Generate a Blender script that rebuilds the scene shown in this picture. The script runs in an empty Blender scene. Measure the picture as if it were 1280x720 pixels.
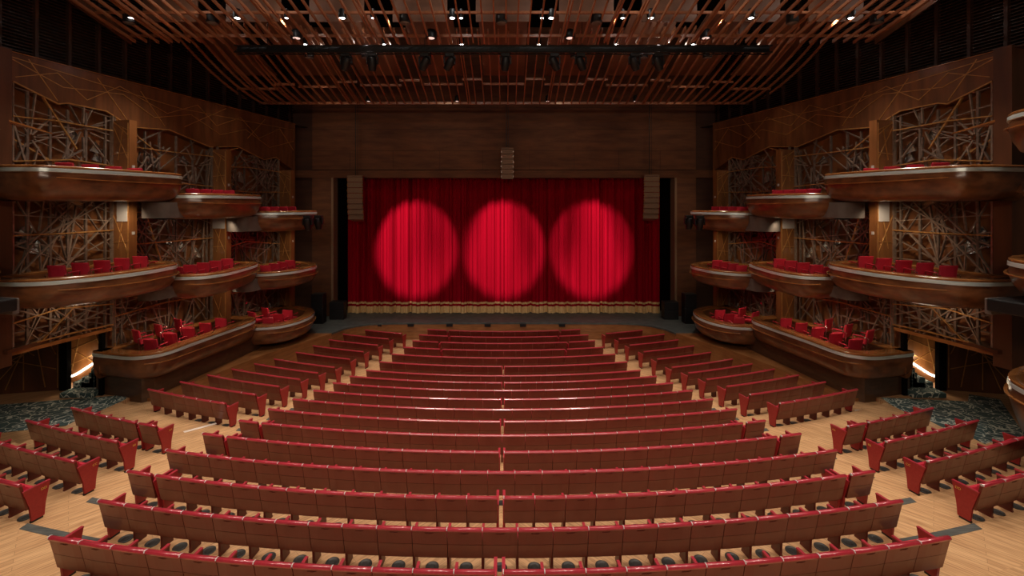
import bpy, math, random
from mathutils import Vector, Matrix
rnd = random.Random(7)
S = bpy.context.scene
COL = S.collection
PI = math.pi

# ------------------------------------------------------------------ camera
ZC = 7.14
FPX = 560.0
cd = bpy.data.cameras.new('camera')
cam = bpy.data.objects.new('camera', cd); COL.objects.link(cam)
cam.location = (0.086, 0, ZC)
cam.rotation_euler = (PI/2, 0, 0)
cd.sensor_width = 36.0
cd.lens = 36.0*FPX/1280.0
cd.shift_x = (640-632)/1280.0
cd.shift_y = -(360-255)/1280.0
cd.clip_start = 0.1; cd.clip_end = 200
S.camera = cam

# ------------------------------------------------------------------ world, exposure
w = bpy.data.worlds.new('world'); S.world = w; w.use_nodes = True
w.node_tree.nodes['Background'].inputs[0].default_value = (1.0, 0.72, 0.5, 1)
w.node_tree.nodes['Background'].inputs[1].default_value = 0.022
S.view_settings.view_transform = 'Standard'
S.view_settings.look = 'None'
S.view_settings.gamma = 1.0
S.view_settings.use_curve_mapping = False
S.view_settings.exposure = 0.0

def lamp(name, kind, loc, energy, color=(1, .86, .7), target=None, size=.15, spot=60, blend=.6):
    l = bpy.data.lights.new(name, kind); l.energy = energy; l.color = color
    if kind in ('POINT', 'SPOT'): l.shadow_soft_size = size
    if kind == 'SPOT': l.spot_size = math.radians(spot); l.spot_blend = blend
    if kind == 'AREA': l.shape = 'RECTANGLE'; l.size = size[0]; l.size_y = size[1]
    o = bpy.data.objects.new(name, l); COL.objects.link(o); o.location = loc
    if target is not None:
        o.rotation_euler = (Vector(target)-Vector(loc)).to_track_quat('-Z', 'Y').to_euler()
    return o

WARM = (1, .88, .74); COOL = (.93, .97, 1.0)
# house downlights above the stalls
for y, xs, e in ((3.5, (-9, -4.5, 0, 4.5, 9), 900), (8.0, (-10, -5.8, -1.9, 1.9, 5.8, 10), 950), (12.2, (-11, -5.5, 0, 5.5, 11), 900),
                 (15.2, (-11.2, -7.4, -3.8, 0, 3.8, 7.4, 11.2), 900)):
    for x in xs:
        lamp('house_downlight', 'SPOT', (x, y, 13.4 if y > 11 else 14.5), e, WARM, (x, y+.3, 0), .16, 84, .8)
for x in (-7.8, -4, 0, 4, 7.8):
    lamp('house_downlight', 'SPOT', (x, 20.2, 12.6), 800, WARM, (x, 19.6, 0), .1, 60, .8)
# added unseen fill behind the camera that washes the box fronts and seat backs
lamp('rear_fill', 'AREA', (0, -3.5, 11.8), 620, (1, .8, .62), (0, 22, 3.5), (16, 1.5))
for x in (-8.5, -3, 3, 8.5):
    lamp('header_wash', 'SPOT', (x, 20.0, 12.6), 105, (1, .68, .42), (x*1.08, 25.0, 8.9), .3, 80, 1)  # added spots that brighten the wood above the curtain
for x in (-10.1, 10.1):
    lamp('jamb_wash', 'SPOT', (x*.98, 22.8, 12.0), 330, (1, .74, .5), (x, 25.0, 3.5), .1, 38, 1)  # added spots that brighten the jambs
for x in (-7, 0, 7):
    lamp('rear_fill_spot', 'SPOT', (x, -2.5, 12.6), 2500, (1, .84, .72), (x*.5, 17.5, .5), .5, 42, 1)  # unseen spots added to brighten the seat backs
# three followspots on the stage curtain
for x in (-5.06, -0.04, 5.0):
    l = lamp('followspot', 'SPOT', (x*.93, 9.0, 15.5), 33000, (1, .68, .74), (x, 25.7, 4.72), .10, 14.7, .42)

# ------------------------------------------------------------------ materials
def nt(name):
    m = bpy.data.materials.new(name); m.use_nodes = True
    n = m.node_tree.nodes; return m, m.node_tree, n['Principled BSDF']
def setp(b, color=None, rough=None, metal=None, coat=None, spec=None):
    if color is not None: b.inputs['Base Color'].default_value = (*color, 1)
    if rough is not None: b.inputs['Roughness'].default_value = rough
    if metal is not None: b.inputs['Metallic'].default_value = metal
    if coat is not None: b.inputs['Coat Weight'].default_value = coat; b.inputs['Coat Roughness'].default_value = .16
    if spec is not None: b.inputs['Specular IOR Level'].default_value = spec
def ramp(t, stops):
    r = t.nodes.new('ShaderNodeValToRGB'); e = r.color_ramp.elements
    e[0].position = stops[0][0]; e[0].color = (*stops[0][1], 1)
    e[1].position = stops[-1][0]; e[1].color = (*stops[-1][1], 1)
    for p, c in stops[1:-1]:
        q = e.new(p); q.color = (*c, 1)
    return r
def noisy(name, c0, c1, scale=4, rough=.5, metal=0, coat=None, stretch=(1, 1, 1), detail=4, bump=0, spec=None):
    m, t, b = nt(name); setp(b, c0, rough, metal, coat, spec)
    g = t.nodes.new('ShaderNodeTexCoord'); mp = t.nodes.new('ShaderNodeMapping'); mp.inputs['Scale'].default_value = stretch
    n = t.nodes.new('ShaderNodeTexNoise'); n.inputs['Scale'].default_value = scale; n.inputs['Detail'].default_value = detail
    t.links.new(g.outputs['Object'], mp.inputs[0]); t.links.new(mp.outputs[0], n.inputs['Vector'])
    r = ramp(t, ((.32, c0), (.68, c1))); t.links.new(n.outputs[0], r.inputs[0]); t.links.new(r.outputs[0], b.inputs['Base Color'])
    if bump:
        u = t.nodes.new('ShaderNodeBump'); u.inputs['Strength'].default_value = bump; u.inputs['Distance'].default_value = .02
        t.links.new(n.outputs[0], u.inputs['Height']); t.links.new(u.outputs[0], b.inputs['Normal'])
    return m
def plain(name, c, rough=.5, metal=0, emit=0, coat=None):
    m, t, b = nt(name); setp(b, c, rough, metal, coat)
    if emit: b.inputs['Emission Color'].default_value = (*c, 1); b.inputs['Emission Strength'].default_value = emit
    return m
def planks(name):
    m, t, b = nt(name); setp(b, (.6, .36, .18), .42, 0, None)
    L = t.links; N = t.nodes
    g = N.new('ShaderNodeTexCoord'); sx = N.new('ShaderNodeSeparateXYZ'); L.new(g.outputs['Object'], sx.inputs[0])
    ab = N.new('ShaderNodeMath'); ab.operation = 'ABSOLUTE'; L.new(sx.outputs[0], ab.inputs[0])
    cx = N.new('ShaderNodeCombineXYZ'); L.new(ab.outputs[0], cx.inputs[0]); L.new(sx.outputs[1], cx.inputs[1])
    mp = N.new('ShaderNodeMapping'); mp.inputs['Rotation'].default_value = (0, 0, math.radians(-46)); L.new(cx.outputs[0], mp.inputs[0])
    # after the turn boards run along local y: swap so that the brick's long side follows it
    sw = N.new('ShaderNodeSeparateXYZ'); L.new(mp.outputs[0], sw.inputs[0])
    c2 = N.new('ShaderNodeCombineXYZ'); L.new(sw.outputs[1], c2.inputs[0]); L.new(sw.outputs[0], c2.inputs[1])
    br = N.new('ShaderNodeTexBrick'); br.offset = .37; br.inputs['Scale'].default_value = 1
    br.inputs['Brick Width'].default_value = 1.7; br.inputs['Row Height'].default_value = .11
    br.inputs['Mortar Size'].default_value = .004; br.inputs['Mortar Smooth'].default_value = .3
    br.inputs['Color1'].default_value = (.60, .34, .165, 1); br.inputs['Color2'].default_value = (.70, .42, .215, 1)
    br.inputs['Mortar'].default_value = (.40, .22, .10, 1)
    L.new(c2.outputs[0], br.inputs['Vector'])
    n = N.new('ShaderNodeTexNoise'); m2 = N.new('ShaderNodeMapping'); m2.inputs['Scale'].default_value = (.8, 14, 1)
    L.new(c2.outputs[0], m2.inputs[0]); L.new(m2.outputs[0], n.inputs['Vector']); n.inputs['Scale'].default_value = 2.2; n.inputs['Detail'].default_value = 6
    r = ramp(t, ((.33, (.50, .42, .36)), (.58, (1, 1, 1)))); L.new(n.outputs[0], r.inputs[0])
    mx = N.new('ShaderNodeMix'); mx.data_type = 'RGBA'; mx.blend_type = 'MULTIPLY'; mx.inputs[0].default_value = .75
    L.new(br.outputs['Color'], mx.inputs[6]); L.new(r.outputs[0], mx.inputs[7]); L.new(mx.outputs[2], b.inputs['Base Color'])
    return m
def carpet(name):
    m, t, b = nt(name); setp(b, (.1, .15, .15), .95)
    N = t.nodes; L = t.links
    g = N.new('ShaderNodeTexCoord'); n0 = N.new('ShaderNodeTexNoise'); n0.inputs['Scale'].default_value = 2.2
    L.new(g.outputs['Object'], n0.inputs['Vector'])
    va = N.new('ShaderNodeVectorMath'); va.operation = 'ADD'; L.new(g.outputs['Object'], va.inputs[0]); L.new(n0.outputs[1], va.inputs[1])
    v = N.new('ShaderNodeTexVoronoi'); v.feature = 'DISTANCE_TO_EDGE'; v.inputs['Scale'].default_value = 3.4; L.new(va.outputs[0], v.inputs['Vector'])
    r = ramp(t, ((0, (.70, .76, .68)), (.04, (.52, .58, .52)), (.065, (.05, .095, .10)), (1, (.085, .15, .155))))
    L.new(v.outputs['Distance'], r.inputs[0]); L.new(r.outputs[0], b.inputs['Base Color'])
    return m

M = {}
M['floor'] = planks('oak_floor_boards')
M['step'] = noisy('step_edge_rubber', (.035, .038, .036), (.10, .10, .09), 20, .6, stretch=(.2, 3, 3))
M['carpet'] = carpet('teal_patterned_carpet')
M['shell'] = noisy('lacquered_seat_shell', (.120, .013, .009), (.150, .018, .012), 3, .30, .35, .38)
M['shell_low'] = noisy('lacquered_seat_shell_lower', (.118, .022, .012), (.145, .028, .015), 3, .30, .35, .42)
M['fabric'] = noisy('crimson_upholstery', (.48, .016, .038), (.60, .028, .055), 60, .45, 0, bump=.15)
M['trim_red'] = noisy('crimson_leather', (.33, .020, .035), (.40, .028, .045), 30, .30, 0, .9)
M['panel_red'] = noisy('red_end_panel', (.30, .016, .018), (.36, .024, .024), 30, .42)
M['standard'] = noisy('dark_red_standard', (.10, .014, .010), (.13, .02, .012), 10, .4)
M['black'] = plain('black_metal', (.012, .012, .013), .45, .3)
M['ventgrey'] = plain('vent_grille', (.045, .042, .038), .5, .3)
M['void'] = plain('black_paint', (.006, .005, .005), 1)
M['void'].node_tree.nodes['Principled BSDF'].inputs['Specular IOR Level'].default_value = .02
M['rubber'] = noisy('black_stage_floor', (.045, .055, .053), (.080, .090, .085), 3, .6, detail=6)
M['burl'] = noisy('burl_wood_hull', (.085, .030, .012), (.23, .088, .034), 2.4, .28, 0, .5, (1, 1, 1.8), 8)
M['rimwood'] = noisy('rim_wood', (.24, .085, .022), (.40, .16, .05), 3, .25, 0, .6, (1, 1, 2), 6)
M['veneer'] = noisy('wall_veneer', (.085, .030, .010), (.19, .070, .024), 1.6, .42, 0, .15, (3, 3, .35), 6)
M['veneer_dark'] = noisy('wall_veneer_dark', (.075, .027, .011), (.13, .045, .018), 1.3, .42, 0, .1, (3, 3, .4), 6)
M['backing'] = noisy('wall_veneer_warm', (.16, .055, .018), (.30, .11, .035), 1.0, .4, 0, .2, (2, 2, .5), 5)
M['pier'] = noisy('pier_veneer', (.17, .065, .020), (.29, .115, .038), 1.5, .32, 0, .3, (3, 3, .35), 6)
M['plinth'] = noisy('plinth_veneer', (.055, .026, .014), (.095, .045, .024), 3, .3, 0, .3, (1, 1, 3), 6)
M['steel'] = noisy('brushed_steel_band', (.50, .60, .60), (.76, .84, .82), 6, .28, .3, stretch=(.3, .3, 4))
M['bronze'] = noisy('bronze_lattice', (.26, .19, .145), (.40, .30, .23), 8, .38, .5)
M['bronze2'] = noisy('bronze_lattice_dark', (.15, .11, .085), (.26, .19, .15), 8, .42, .5)
M['gold'] = noisy('gold_inlay', (.50, .26, .08), (.68, .38, .14), 8, .35, .6)
M['greyplaster'] = noisy('grey_bulkhead', (.12, .10, .088), (.155, .13, .115), 3, .6)
M['pale'] = plain('pale_panel', (.55, .52, .50), .6)
M['mirror'] = plain('polished_facet', (.72, .74, .74), .16, .9)
M['chrome'] = plain('chrome', (.75, .75, .73), .2, 1)
M['slat'] = noisy('ceiling_slat_wood', (.27, .095, .040), (.38, .15, .068), 3, .36, 0, .2, (4, .3, 4), 4)
M['baffle'] = noisy('ceiling_board', (.13, .055, .030), (.19, .085, .046), 2, .6, stretch=(1, .3, 1))
M['louvre'] = noisy('louvre_wood', (.035, .015, .010), (.055, .023, .014), 3, .35, 0, .1)
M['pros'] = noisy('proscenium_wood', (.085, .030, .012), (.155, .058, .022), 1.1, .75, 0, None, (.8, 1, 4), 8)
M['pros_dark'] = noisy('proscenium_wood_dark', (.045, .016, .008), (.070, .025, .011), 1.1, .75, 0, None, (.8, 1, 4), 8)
M['stagefront'] = noisy('stage_front_wood', (.20, .075, .022), (.30, .12, .04), 2, .4, 0, .1, (1, 1, 5), 6)
M['curtain'] = noisy('velvet_curtain', (.25, .0015, .010), (.31, .002, .014), 1.5, .9, stretch=(1, 1, .1))
M['curtain'].node_tree.nodes['Principled BSDF'].inputs['Specular IOR Level'].default_value = .04
M['fringe'] = noisy('gold_fringe', (.42, .25, .09), (.85, .60, .28), 22, .7, stretch=(6, 1, .6), bump=.3)
M['speaker'] = noisy('speaker_grille', (.19, .115, .065), (.25, .16, .10), 40, .6)
M['lens'] = plain('lamp_glass', (1, .98, .94), .3, emit=14)
M['lenspink'] = plain('lamp_glass_warm', (1, .72, .62), .3, emit=.9)
M['glow'] = plain('stair_light', (1, .86, .68), .3, emit=9)
M['screen'] = plain('blue_screen', (.03, .28, .40), .3, emit=.7)
M['letter'] = plain('gold_letter', (.75, .45, .10), .4, .3)
M['patch'] = noisy('painted_light_pool', (.72, .60, .52), (.82, .72, .64), 12, .5)

# ------------------------------------------------------------------ mesh helpers
class MB:
    def __init__(s): s.v = []; s.f = []; s.m = []; s.cur = 0
    def quad(s, *p):
        i = len(s.v); s.v += [tuple(q) for q in p]; s.f.append(tuple(range(i, i+len(p)))); s.m.append(s.cur)
    def hexa(s, p):
        """p: 8 points, bottom 4 (counter-clockwise from above) then top 4"""
        i = len(s.v); s.v += [tuple(q) for q in p]
        for f in ((3, 2, 1, 0), (4, 5, 6, 7), (0, 1, 5, 4), (1, 2, 6, 5), (2, 3, 7, 6), (3, 0, 4, 7)):
            s.f.append(tuple(i+k for k in f)); s.m.append(s.cur)
    def box(s, x0, x1, y0, y1, z0, z1):
        s.hexa([(x0, y0, z0), (x1, y0, z0), (x1, y1, z0), (x0, y1, z0), (x0, y0, z1), (x1, y0, z1), (x1, y1, z1), (x0, y1, z1)])
    def rings(s, rings, closed=True, cap=True):
        n = len(rings[0]); i0 = len(s.v)
        for r in rings: s.v += [tuple(q) for q in r]
        for k in range(len(rings)-1):
            for j in range(n if closed else n-1):
                a = i0+k*n+j; b = i0+k*n+(j+1) % n
                s.f.append((a, b, b+n, a+n)); s.m.append(s.cur)
        if cap:
            s.f.append(tuple(i0+j for j in range(n-1, -1, -1))); s.m.append(s.cur)
            e = i0+(len(rings)-1)*n; s.f.append(tuple(e+j for j in range(n))); s.m.append(s.cur)
    def bar(s, a, b, wdt, dpt=None, up=(0, 0, 1)):
        a = Vector(a); b = Vector(b); d = b-a
        if d.length < 1e-5: return
        d.normalize(); u = Vector(up); x = d.cross(u)
        if x.length < 1e-3: x = d.cross(Vector((1, 0, 0)))
        x.normalize(); y = x.cross(d).normalized(); dpt = dpt or wdt
        x *= wdt/2; y *= dpt/2
        s.rings([[p-x-y, p+x-y, p+x+y, p-x+y] for p in (a, b)])
    def tube(s, pts, r, n=8):
        pts = [Vector(p) for p in pts]; R = []
        for k, p in enumerate(pts):
            d = (pts[min(k+1, len(pts)-1)]-pts[max(k-1, 0)]).normalized()
            x = d.cross(Vector((0, 0, 1)));  x = x if x.length > 1e-3 else d.cross(Vector((1, 0, 0)))
            x.normalize(); y = x.cross(d).normalized()
            rr = r[k] if isinstance(r, (list, tuple)) else r
            R.append([p+x*rr*math.cos(2*PI*j/n)+y*rr*math.sin(2*PI*j/n) for j in range(n)])
        s.rings(R)
    def lathe(s, prof, c=(0, 0, 0), n=16):
        s.rings([[(c[0]+r*math.cos(2*PI*j/n), c[1]+r*math.sin(2*PI*j/n), c[2]+z) for j in range(n)] for r, z in prof])
    def prism(s, poly, z0, z1):
        s.rings([[(x, y, z0) for x, y in poly], [(x, y, z1) for x, y in poly]])
    def mesh(s, name, mats, smooth=False):
        me = bpy.data.meshes.new(name); me.from_pydata(s.v, [], s.f)
        for m in (mats if isinstance(mats, (list, tuple)) else [mats]): me.materials.append(M[m])
        me.polygons.foreach_set('material_index', s.m)
        if smooth:
            me.polygons.foreach_set('use_smooth', [True]*len(s.f))
        me.update(); 
        import bmesh
        bm = bmesh.new(); bm.from_mesh(me)
        if smooth: bmesh.ops.remove_doubles(bm, verts=bm.verts, dist=1e-4)
        bmesh.ops.recalc_face_normals(bm, faces=bm.faces); bm.to_mesh(me); bm.free()
        if smooth:
            me.set_sharp_from_angle(angle=math.radians(40))
        return me
    def build(s, name, mats, parent=None, smooth=False):
        return put(name, s.mesh(name, mats, smooth), parent)
def put(name, me, parent=None):
    o = bpy.data.objects.new(name, me); COL.objects.link(o)
    if parent is not None: o.parent = parent
    return o
def tag(o, label=None, cat=None, group=None, kind=None):
    if label: o['label'] = label
    if cat: o['category'] = cat
    if group: o['group'] = group
    if kind: o['kind'] = kind
    return o
def empty(name, loc=(0, 0, 0), rz=0):
    o = bpy.data.objects.new(name, None); COL.objects.link(o); o.location = loc; o.rotation_euler = (0, 0, rz)
    o.empty_display_size = .2
    return o
def struct(o): o['kind'] = 'structure'; return o
def copy_tree(o, parent=None):
    c = o.copy(); COL.objects.link(c)
    if parent is not None: c.parent = parent
    for ch in o.children: copy_tree(ch, c)
    return c
def bevel(o, wdt=.01, seg=2):
    m = o.modifiers.new('bevel', 'BEVEL'); m.width = wdt; m.segments = seg; m.limit_method = 'ANGLE'
    return o
ONES = ['', 'first', 'second', 'third', 'fourth', 'fifth', 'sixth', 'seventh', 'eighth', 'ninth', 'tenth', 'eleventh', 'twelfth', 'thirteenth',
        'fourteenth', 'fifteenth', 'sixteenth', 'seventeenth', 'eighteenth', 'nineteenth']
def ordn(n):
    if n < 20: return ONES[n]
    if n % 10 == 0: return {20: 'twentieth', 30: 'thirtieth'}[n]
    return {2: 'twenty-', 3: 'thirty-'}[n//10]+ONES[n % 10]

# ------------------------------------------------------------------ the stalls floor: arc terraces round a centre near the back of the stage
CY = 42.0
PITCH, Y0 = .958, 6.01
def row_y(i): return Y0+PITCH*i
def row_z(i): return .1275*(11-i) if i < 11 else 0.0
def arc(i_y, x): 
    R = CY-i_y; return CY-math.sqrt(max(R*R-x*x, 1))
fl = MB()
def terrace(y0, y1, z, zlow, xm):
    n = 40
    for k in range(n):
        xa = -xm+2*xm*k/n; xb = -xm+2*xm*(k+1)/n
        p = [(xa, arc(y0, xa)), (xb, arc(y0, xb)), (xb, arc(y1, xb)), (xa, arc(y1, xa))]
        fl.quad(*[(x, y, z) for x, y in p])
        fl.quad((xa, p[3][1], zlow), (xb, p[2][1], zlow), (xb, p[2][1], z), (xa, p[3][1], z))
STEP = .02
for i in range(-5, 11):
    xm = 12.3 if i < 5 else 12.3
    terrace(row_y(i)+STEP if i > -5 else -3, row_y(i+1)+STEP, row_z(i), row_z(i+1), xm)
fl.quad((-13, row_y(11)+STEP, 0), (13, row_y(11)+STEP, 0), (13, 24.2, 0), (-13, 24.2, 0))
for s in (-1, 1):                                                     # side landings beside the entry stairs
    xs = sorted((s*12.3, s*19))
    fl.box(xs[0], xs[1], -3, 17.5, .3, .7625)
floor = struct(fl.build('floor', ['floor']))
# dark step edges across the two aisles
HW = {17: 3.88, 16: 4.12, 15: 4.25, 14: 4.43, 13: 4.74, 12: 5.0, 11: 5.24, 10: 5.55, 9: 5.8, 8: 6.08, 7: 6.3, 6: 6.54, 5: 6.8, 4: 7.12, 3: 7.27, 2: 7.28, 1: 6.88, 0: 6.69}
IN = {16: 5.0, 15: 5.42, 14: 5.68, 13: 6.03, 12: 6.3, 11: 6.57, 10: 6.83, 9: 7.08, 8: 7.33, 7: 7.58, 6: 7.95, 4: 8.5, 3: 8.62, 2: 8.62, 1: 8.68, 0: 8.8}
OUT = {16: 7.0, 15: 7.85, 14: 8.18, 13: 8.55, 12: 8.9, 11: 9.4, 10: 9.7, 9: 10.03, 8: 10.32, 7: 10.6, 6: 10.95, 4: 11.54, 3: 11.75, 2: 11.9, 1: 11.95, 0: 12.0}
tn = 0
for i in range(0, 10):
    for s in (-1, 1):
        b = MB(); x0, x1 = HW[i+1]-.1, (IN.get(i+1, IN[6]))-.45
        if i == 0: x1 = 8.5
        n = 8; y = row_y(i+1)+STEP
        for k in range(n):
            xa = s*(x0+(x1-x0)*k/n); xb = s*(x0+(x1-x0)*(k+1)/n)
            if s < 0: xa, xb = xb, xa
            z = row_z(i)
            b.hexa([(xa, arc(y, xa)-.13, z-.02), (xb, arc(y, xb)-.13, z-.02), (xb, arc(y, xb)+.012, z-.02), (xa, arc(y, xa)+.012, z-.02),
                    (xa, arc(y, xa)-.13, z+.006), (xb, arc(y, xb)-.13, z+.006), (xb, arc(y, xb)+.012, z+.006), (xa, arc(y, xa)+.012, z+.006)])
        tn += 1; struct(b.build('trim_%d' % tn, ['step']))

# ------------------------------------------------------------------ stage, apron, side ledges
lip = [(0, 23.62), (-3, 23.6), (-6, 23.56), (-7.0, 23.4), (-7.6, 23.05), (-8.05, 22.5), (-8.34, 21.7)]
lip_l = lip[::-1]; lip_r = [(-x, y) for x, y in lip[1:]]
edge = lip_l+lip_r
b = MB(); b.prism([(-13, 21.7), *edge, (13, 21.7), (13, 30), (-13, 30)], .80, .885)
struct(b.build('floor_stage', ['rubber']))
b = MB()
for (x0, y0), (x1, y1) in zip(edge[:-1], edge[1:]):
    b.hexa([(x0, y0+.02, 0), (x1, y1+.02, 0), (x1, y1+.1, 0), (x0, y0+.1, 0), (x0, y0+.02, .80), (x1, y1+.02, .80), (x1, y1+.1, .80), (x0, y0+.1, .80)])
for (x0, y0), (x1, y1) in zip(edge[:-1], edge[1:]):
    b.hexa([(x0, y0-.01, .42), (x1, y1-.01, .42), (x1, y1+.03, .42), (x0, y0+.03, .42), (x0, y0-.01, .44), (x1, y1-.01, .44), (x1, y1+.03, .44), (x0, y0+.03, .44)])
struct(b.build('trim_stage_front', ['stagefront']))
for s in (-1, 1):
    led = [(8.34, 21.7), (8.9, 20.6), (9.6, 19.4), (10.1, 18.3), (10.62, 17.0), (11.0, 15.9), (11.42, 14.75), (13.2, 14.75), (13.2, 21.7)]
    b = MB(); zz = lambda y: .74+.14*min(1, (y-14.75)/4)
    P = [(s*x, y) for x, y in led]
    b.rings([[(x, y, -.1) for x, y in P], [(x, y, zz(y)) for x, y in P]])
    struct(b.build('floor_ledge', ['stagefront']))
for x in (-7.0+.42, -4.9, -2.86, -.86, 1.0, 3.05, 7.15):
    b = MB(); b.box(x-.16, x+.16, 23.50, 23.60, .70, .84); b.box(x-.13, x+.13, 23.48, 23.51, .72, .82)
    names = {-6.58: 'leftmost', -4.9: 'second from the left', -2.86: 'third from the left', -.86: 'just left of the middle', 1.0: 'just right of the middle', 3.05: 'second from the right', 7.15: 'rightmost'}
    tag(b.build('stage_edge_light', ['black']), 'small black box on the stage front edge, '+names[round(x, 2)], 'stage light', 'black boxes along the stage edge')

# ------------------------------------------------------------------ proscenium
b = MB(); b.box(-10.7, 10.7, 25.0, 25.4, 9.05, 17); struct(b.build('wall_proscenium', ['pros']))
b = MB()
for z in (10.1, 11.3, 12.5):
    b.box(-10.7, 10.7, 24.99, 25.01, z, z+.02)
for x in (-8.6, -6.2, -3.6, -1.2, 1.4, 3.9, 6.4, 8.7):
    b.box(x, x+.02, 24.99, 25.01, 9.05, 10.1)
struct(b.build('trim_panel_joints', ['pros_dark']))
b = MB(); b.box(-13.5, 13.5, 24.95, 25.4, 8.6, 9.02); struct(b.build('trim_header', ['pros']))
for s, nm in ((-1, 'left'), (1, 'right')):
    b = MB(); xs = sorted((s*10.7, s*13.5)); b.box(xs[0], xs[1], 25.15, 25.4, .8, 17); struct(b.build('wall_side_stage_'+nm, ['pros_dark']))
    b = MB(); xs = sorted((s*9.62, s*10.7)); b.box(xs[0], xs[1], 24.97, 25.4, .88, 8.6); struct(b.build('wall_jamb_'+nm, ['pros']))
    b = MB(); xs = sorted((s*9.5, s*9.62)); b.box(xs[0], xs[1], 24.93, 25.6, .88, 8.6); struct(b.build('trim_jamb_'+nm, ['speaker']))
    # black side drape behind the jamb
    b = MB(); pts = []
    for k in range(61):
        x = s*(8.9+1.2*k/60); pts.append((x, 26.25+.06*math.sin(k*1.3)))
    b.rings([[(x, y, .9) for x, y in pts], [(x, y, 8.9) for x, y in pts]], closed=False, cap=False)
    tag(b.build('side_drape', [M and 'void'], smooth=True), 'dark drape behind the %s edge of the red stage curtain' % nm, 'drape')
# stage curtain
def fold(x):
    return .085*math.sin(x*9.1+.9*math.sin(x*1.7))+.05*math.sin(x*21+2*math.sin(x*.8))+.02*math.sin(x*47)
deep = [-8.2, -7.15, -6.3, -5.4, -3.7, -2.95, -2.1, -.3, 1.55, 2.45, 4.5, 5.6, 6.9, 7.6, 8.3]
def cy(x): 
    return 25.72+fold(x)+sum(.16*math.exp(-((x-d)/.06)**2) for d in deep)
NX = 900
def sheet(z0, z1, dy=0, flare=0):
    b = MB(); zs = [z0+(z1-z0)*k/4 for k in range(5)]
    xs = [-8.95+17.9*k/NX for k in range(NX+1)]
    b.rings([[(x, cy(x)+dy-flare*(1-(z-z0)/(z1-z0)), z) for x in xs] for z in zs], closed=False, cap=False)
    return b
root = empty('stage_curtain', (0, 25.7, .885)); tag(root, 'tall red velvet stage curtain with gold fringe, lit by three round spotlights', 'curtain')
def rel(o, r): o.parent = r; o.matrix_parent_inverse = Matrix.Translation(-Vector(r.location)); return o
def under(o, r): 
    o.parent = r; o.location = -Vector(r.location); return o
under(sheet(1.5, 9.0).build('drape', ['curtain'], smooth=True), root)
tag(under(sheet(1.40, 1.52, -.015).build('upper_band', ['fringe'], smooth=True), root), 'narrow gold band')
under(sheet(1.26, 1.42, -.005).build('hem_band', ['curtain'], smooth=True), root)
tag(under(sheet(.90, 1.28, -.02, .03).build('fringe', ['fringe'], smooth=True), root), 'deep gold fringe')

# ------------------------------------------------------------------ side walls (wall coordinates: a along, c outwards into the hall)
def W(s, a, c, z):
    X = -13.94+.2242*a+.9746*c; Y = 12.65+.9746*a-.2242*c
    return Vector((-s*X, Y, z))
SIDE = {-1: 'left', 1: 'right'}
def wbox(b, s, a0, a1, c0, c1, z0, z1, z0b=None, z1b=None):
    z0b = z0 if z0b is None else z0b; z1b = z1 if z1b is None else z1b
    b.hexa([W(s, a0, c0, z0), W(s, a1, c0, z0b), W(s, a1, c1, z0b), W(s, a0, c1, z0), W(s, a0, c0, z1), W(s, a1, c0, z1b), W(s, a1, c1, z1b), W(s, a0, c1, z1)])
TOPZ = 11.43
AEND = 11.75
zig = [(0, 10.62), (1.1, 10.20), (1.35, 10.28), (2.45, 10.25), (3.25, 9.85), (4.65, 9.98), (6.45, 9.55), (7.9, 9.75), (9.5, 9.3), (10.3, 9.5), (AEND, 8.9)]
def zigz(a):
    for (a0, z0), (a1, z1) in zip(zig[:-1], zig[1:]):
        if a0 <= a <= a1: return z0+(z1-z0)*(a-a0)/(a1-a0)
    return zig[-1][1]
PIERS = [(2.69, 9.98), (6.62, 9.46), (10.58, 8.86)]
BAYS = [(0.03, 2.67, 2.98), (2.72, 6.60, 1.3), (6.88, 10.56, 1.0)]
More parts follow.
